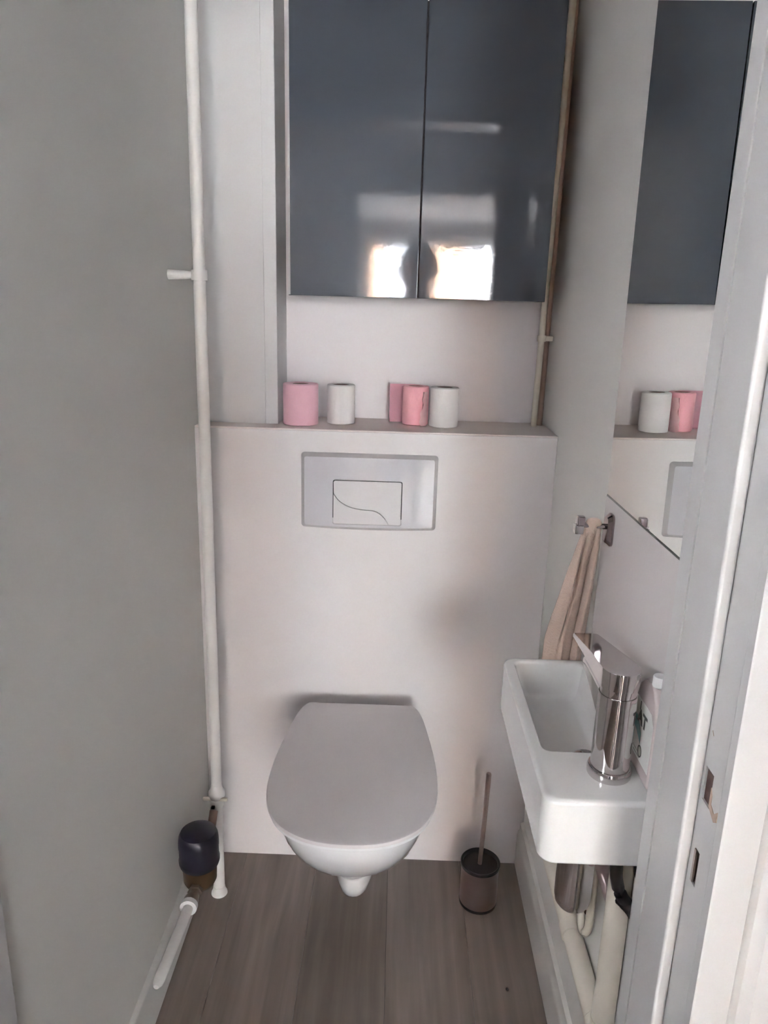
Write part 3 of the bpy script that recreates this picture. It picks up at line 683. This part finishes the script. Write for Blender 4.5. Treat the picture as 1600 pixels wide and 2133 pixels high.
def text_mesh(s, size, yr, z, parent, material='ink', shear=0.0):
    cu = bpy.data.curves.new('lettering', 'FONT'); cu.body = s; cu.size = size; cu.extrude = 0.0001; cu.offset = size*0.035; cu.shear = shear
    to = bpy.data.objects.new('lettering', cu); COL.objects.link(to)
    dg = bpy.context.evaluated_depsgraph_get(); me = bpy.data.meshes.new_from_object(to.evaluated_get(dg))
    bpy.data.objects.remove(to); bpy.data.curves.remove(cu)
    # text x -> -y, text y -> z, facing -x
    for v in me.vertices: v.co = Vector((lx-0.0007-v.co.z, yr-v.co.x, z+v.co.y))
    me.materials.clear(); me.materials.append(M[material])
    o = bpy.data.objects.new('lettering', me); COL.objects.link(o); o.parent = parent
    o.location = -(sb.location)-parent.location if False else Vector((0, 0, 0))
    return o
text_mesh('AT', 0.0270, -0.7635, 0.8930, la)
text_mesh('i', 0.0180, -0.7675, 0.9115, la)
ring_ = new()
cyy, czz = -0.7840, 0.8560
ro_ = [(cyy+0.0075*math.cos(2*math.pi*i/28), czz+0.0085*math.sin(2*math.pi*i/28)) for i in range(28)]
ri_ = [(cyy+0.0058*math.cos(2*math.pi*i/28), czz+0.0068*math.sin(2*math.pi*i/28)) for i in range(28)]
loft(ring_, [[(lx-0.0004, y, z) for y, z in ro_], [(lx-0.0007, y, z) for y, z in ro_], [(lx-0.0007, y, z) for y, z in ri_], [(lx-0.0004, y, z) for y, z in ri_]], False, False)
obj('round_emblem', ring_, 'ink', la, False)
bm = new(); loft(bm, [[(lx-0.0004, y, z) for y, z in ri_], [(lx-0.0006, y, z) for y, z in ri_]])
obj('emblem_fill', bm, 'paleprint', la, False)
for k, (ya, yb, z) in enumerate(((-0.7595, -0.7845, 0.8455), (-0.7565, -0.7765, 0.8505))):
    obj('print_line', box(new(), lx-0.0006, lx-0.0003, yb, ya, z, z+0.0022), 'paleprint', la, False)

# ------------------------------------------------------------------ plumbing under the basin
tt = thing('bottle_trap', 'chrome bottle trap hanging under the basin', 'bottle trap', (0.311, -0.649, 0.474))
qx, qy = 0.3110, -0.649
obj('trap_cup', lathe(new(), [(0.004, 0.4735), (0.014, 0.4745), (0.023, 0.4790), (0.0283, 0.487), (0.0300, 0.498), (0.0300, 0.600), (0.0315, 0.602), (0.0315, 0.615), (0.0283, 0.618)], (qx, qy, 0), 36), 'chrome', tt)
obj('tail_pipe', tube(new(), [(qx, qy, 0.615), (qx, qy, 0.7225)], 0.016, 20), 'chrome', tt)
obj('outlet_pipe', tube(new(), bend([(qx+0.02, qy, 0.576), (0.345, qy, 0.576), (0.345, -0.747, 0.566)], 0.010), 0.011, 16), 'satin', tt)
obj('trap_nut', lathe(new(), [(0.0190, 0.704), (0.0200, 0.706), (0.0200, 0.7222)], (qx, qy, 0), 24), 'chrome', tt)

wp = thing('waste_pipe', 'thick cream waste pipe running low along the right wall', 'pipe', (0.342, -0.45, 0.32))
obj('pipe_run', tube(new(), [(0.3420, -0.002, 0.338), (0.3420, -0.40, 0.340), (0.3415, -0.740, 0.342)], 0.0178, 20), 'creampipe', wp)
for y in (-0.565, -0.25): obj('pipe_joint', lathe(new(), [(0.0182, y-0.015), (0.0198, y-0.013), (0.0198, y+0.013), (0.0182, y+0.015)], (0.3418, 0, 0.3405), 22, 'y'), 'creampipe', wp)
dp = thing('drain_pipe', 'thick cream vertical drain pipe below the basin beside the door jamb', 'pipe', (0.342, -0.766, 0.32))
obj('pipe_run', tube(new(), [(0.3430, -0.766, 0.370), (0.3425, -0.766, 0.690)], 0.0172, 20), 'creampipe', dp)
obj('elbow', tube(new(), bend([(0.3413, -0.741, 0.342), (0.3420, -0.766, 0.342), (0.3428, -0.766, 0.374)], 0.022), 0.0186, 20), 'creampipe', dp)
cw = thing('cold_supply_pipe', 'thin cream supply pipe with a hooked end and rusty clip below the basin', 'pipe', (0.350, -0.60, 0.34))
obj('pipe_run', tube(new(), bend([(0.3515, -0.628, 0.60), (0.3525, -0.625, 0.402), (0.3480, -0.612, 0.378), (0.3460, -0.590, 0.412), (0.3530, -0.585, 0.43)], 0.016, 7), 0.0072, 12), 'creampipe', cw)
cl = obj('pipe_clip', box(new(), 0.3405, 0.3610, -0.6085, -0.5925, 0.420, 0.434, 0.002), 'creampipe', cw)
obj('rusty_screw', lathe(new(), [(0.0038, -0.002), (0.0040, 0.0), (0.0030, 0.0015)], (0.3500, -0.611, 0.4265), 10, 'y'), 'brass', cl, label='rusty brown screw')
def hose(pts, r): return tube(new(), bend(pts, 0.022, 7), r, 12)
tag(obj('flexible_hose', hose([(0.3205, -0.8000, 0.7222), (0.3215, -0.8000, 0.662), (0.3365, -0.8000, 0.624), (0.3510, -0.7990, 0.6120), (0.3520, -0.8250, 0.6110)], 0.0090), 'hose'), 'thick black flexible hose curving down under the basin', 'hose')
tag(obj('flexible_hose', hose([(0.3450, -0.8080, 0.7222), (0.3460, -0.8080, 0.690), (0.3540, -0.8080, 0.662), (0.3540, -0.8300, 0.6600)], 0.0055), 'hose'), 'thinner black flexible hose inside the bend of the thick hose', 'hose')
obj_n = obj('hose_nut', lathe(new(), [(0.008, 0.693), (0.0105, 0.695), (0.0105, 0.715), (0.008, 0.7223)], (0.331, -0.712, 0), 6), 'nickel')
tag(obj_n, 'small metal nut under the basin between trap and hose', 'nut')

# ------------------------------------------------------------------ toilet brush
hx, hy = 0.2350, -0.1340
hd = thing('toilet_brush_holder', 'brushed metal toilet brush holder on the floor in the corner', 'brush holder', (hx, hy, 0))
obj('cup', lathe(new(), [(0.044, 0.0), (0.0462, 0.002), (0.0462, 0.112), (0.0455, 0.1125), (0.0440, 0.112), (0.0440, 0.006), (0.001, 0.005)], (hx, hy, 0), 44), 'satin', hd)
obj('base_ring', lathe(new(), [(0.0463, 0.0), (0.0470, 0.001), (0.0470, 0.007), (0.0463, 0.008)], (hx, hy, 0), 44), 'blackmetal', hd)
obj('black_rim', lathe(new(), [(0.0464, 0.108), (0.0485, 0.110), (0.0488, 0.1165), (0.0470, 0.1185), (0.0435, 0.1165), (0.0425, 0.110), (0.0440, 0.107)], (hx, hy, 0), 44), 'blackmetal', hd, label='black rim around the opening')
bu = thing('toilet_brush', 'toilet brush with thin brown metal handle leaning in its holder', 'toilet brush', (hx, hy, 0.01))
obj('handle', tube(new(), [(0.2340, hy+0.004, 0.095), (0.2365, -0.1385, 0.230), (0.2390, -0.1410, 0.368), (0.2391, -0.1411, 0.3715)], [0.0052, 0.0060, 0.0064, 0.0050], 16), 'copperstick', bu)
obj('splash_disc', lathe(new(), [(0.006, 0.0985), (0.040, 0.096), (0.0415, 0.094), (0.0405, 0.092), (0.006, 0.094)], (hx, hy, 0), 36), 'blackmetal', bu, label='black disc inside the holder')
obj('brush_head', lathe(new(), [(0.01, 0.012), (0.030, 0.018), (0.034, 0.04), (0.031, 0.075), (0.010, 0.088)], (hx, hy, 0), 24), 'blackmetal', bu)

# a dark crumb on the floor
bm = new(); bmesh.ops.create_icosphere(bm, subdivisions=1, radius=0.003)
for v in bm.verts: v.co = Vector((0.2745+v.co.x, -0.385+v.co.y*1.6, 0.0014+v.co.z*0.45))
tag(obj('crumb', bm, 'blackmetal'), 'tiny dark crumb on the laminate floor near the right skirting', 'crumb')

# ------------------------------------------------------------------ the photographer behind the camera
def skin_body(name, verts, edges, radii, root=0, sub=2):
    me = bpy.data.meshes.new(name); me.from_pydata([Vector(v) for v in verts], edges, [])
    o = bpy.data.objects.new(name, me); COL.objects.link(o)
    md = o.modifiers.new('skin', 'SKIN'); 
    if not me.skin_vertices: 
        bpy.context.view_layer.objects.active = o
    for i, r in enumerate(radii):
        sv_ = me.skin_vertices[0].data[i]; sv_.radius = r if isinstance(r, tuple) else (r, r); sv_.use_root = (i == root)
    md.use_smooth_shade = True
    s = o.modifiers.new('sub', 'SUBSURF'); s.levels = sub; s.render_levels = sub
    dg = bpy.context.evaluated_depsgraph_get(); dg.update()
    nm = bpy.data.meshes.new_from_object(o.evaluated_get(dg)); bpy.data.objects.remove(o); bpy.data.meshes.remove(me)
    return nm
def person():
    px_, py_ = 0.075, -2.15
    V = []; E = []; Rr = []
    def add(p, r, parent=None):
        V.append((px_+p[0], py_+p[1], p[2])); Rr.append(r)
        if parent is not None: E.append((parent, len(V)-1))
        return len(V)-1
    pel = add((0, 0.0, 0.93), (0.138, 0.105))
    w_ = add((0, 0.0, 1.08), (0.132, 0.095), pel); ch = add((0, 0.0, 1.26), (0.140, 0.10), w_); sh = add((0, 0.0, 1.435), (0.125, 0.075), ch)
    nk = add((0, 0.005, 1.495), (0.056, 0.056), sh); 
    h0 = add((0, 0.015, 1.545), (0.062, 0.075), nk); h1 = add((0, 0.010, 1.610), (0.072, 0.092), h0); h2 = add((0, 0.0, 1.680), (0.070, 0.085), h1); add((0, -0.005, 1.715), (0.045, 0.055), h2)
    hands = []
    for s in (-1, 1):
        a = add((s*0.155, 0.0, 1.405), 0.052, sh); b = add((s*0.140, 0.07, 1.12), 0.042, a); c_ = add((s*0.12-0.03, 0.300, 1.27), 0.034, b)
        d_ = add((s*0.090-0.065, 0.405, 1.365), 0.027, c_); e_ = add((s*0.072-0.078, 0.430, 1.400), 0.026, d_); hands.append((e_, s))
        l1 = add((s*0.080, 0.0, 0.84), (0.080, 0.09), pel); l2 = add((s*0.10, 0.01, 0.49), 0.058, l1); l3 = add((s*0.105, -0.01, 0.10), 0.040, l2)
        l4 = add((s*0.108, 0.03, 0.045), 0.040, l3); add((s*0.115, 0.14, 0.035), 0.033, l4)
    for e_, s in hands:
        hx_, hy_, hz_ = V[e_][0]-px_, V[e_][1]-py_, V[e_][2]
        for k in range(4):
            f1 = add((hx_-s*0.010, hy_+0.012, hz_+0.030-0.018*k), 0.0085, e_)
            f2 = add((hx_-s*0.028, hy_+0.022, hz_+0.032-0.018*k), 0.0080, f1); add((hx_-s*0.045, hy_+0.018, hz_+0.032-0.018*k), 0.0070, f2)
        t1 = add((hx_-s*0.010, hy_-0.012, hz_+0.012), 0.0095, e_); add((hx_-s*0.035, hy_-0.014, hz_+0.022), 0.0080, t1)
    me = skin_body('person_body', V, E, Rr)
    for m_ in ('skin', 'jumper', 'trousers', 'blackmetal'): me.materials.append(M[m_])
    for p in me.polygons:
        c_ = p.center; z = c_.z; fy = c_.y-py_
        if z < 0.075: p.material_index = 3
        elif z < 0.99: p.material_index = 2
        elif z < 1.482 and fy < 0.375: p.material_index = 1
        p.use_smooth = True
    root = thing('person', 'person in a dark jumper standing in the hall holding a phone', 'person', (px_, py_, 0))
    o = bpy.data.objects.new('body', me); COL.objects.link(o); o.parent = root; o.location = -root.location
    # facial features
    def blob(name, c, s, material):
        bm = new(); bmesh.ops.create_uvsphere(bm, u_segments=14, v_segments=10, radius=1)
        for v in bm.verts: v.co = Vector((px_+c[0]+v.co.x*s[0], py_+c[1]+v.co.y*s[1], c[2]+v.co.z*s[2]))
        return obj(name, bm, material, root)
    for s in (-1, 1):
        blob('eye', (s*0.031, 0.092, 1.622), (0.012, 0.010, 0.008), 'whiteplastic'); blob('iris', (s*0.031, 0.0995, 1.622), (0.0055, 0.0035, 0.0055), 'hair'); blob('ear', (s*0.078, 0.0, 1.605), (0.010, 0.020, 0.032), 'skin')
    blob('nose', (0, 0.108, 1.597), (0.014, 0.018, 0.024), 'skin'); blob('mouth', (0, 0.096, 1.556), (0.024, 0.008, 0.007), 'pink2')
    bm = new(); bmesh.ops.create_icosphere(bm, subdivisions=4, radius=1)
    rnd = random.Random(3)
    for v in bm.verts:
        d = v.co.normalized(); k = 1+0.05*math.sin(d.x*17+d.z*9)*math.sin(d.y*13+2)+0.03*math.sin(d.x*41)*math.sin(d.z*37+1)
        q = Vector((d.x*0.094*k, d.y*0.108*k, d.z*0.112*k))
        if d.y > 0.25 and d.z < 0.45: q *= 0.72
        if d.z < -0.4: q.z *= 0.95
        v.co = Vector((px_+q.x, py_-0.012+q.y, 1.635+q.z))
    obj('hair', bm, 'hair', root)
    return root
person()
ph = thing('mobile_phone', 'black mobile phone held up in the hall', 'phone', (-0.003, -1.683, 1.35))
obj('phone_body', box(new(), -0.040, 0.034, -1.6830, -1.6745, 1.285, 1.437, 0.003), 'blackmetal', ph)
obj('phone_screen', box(new(), -0.037, 0.031, -1.6836, -1.6829, 1.290, 1.432), 'slate', ph, False)
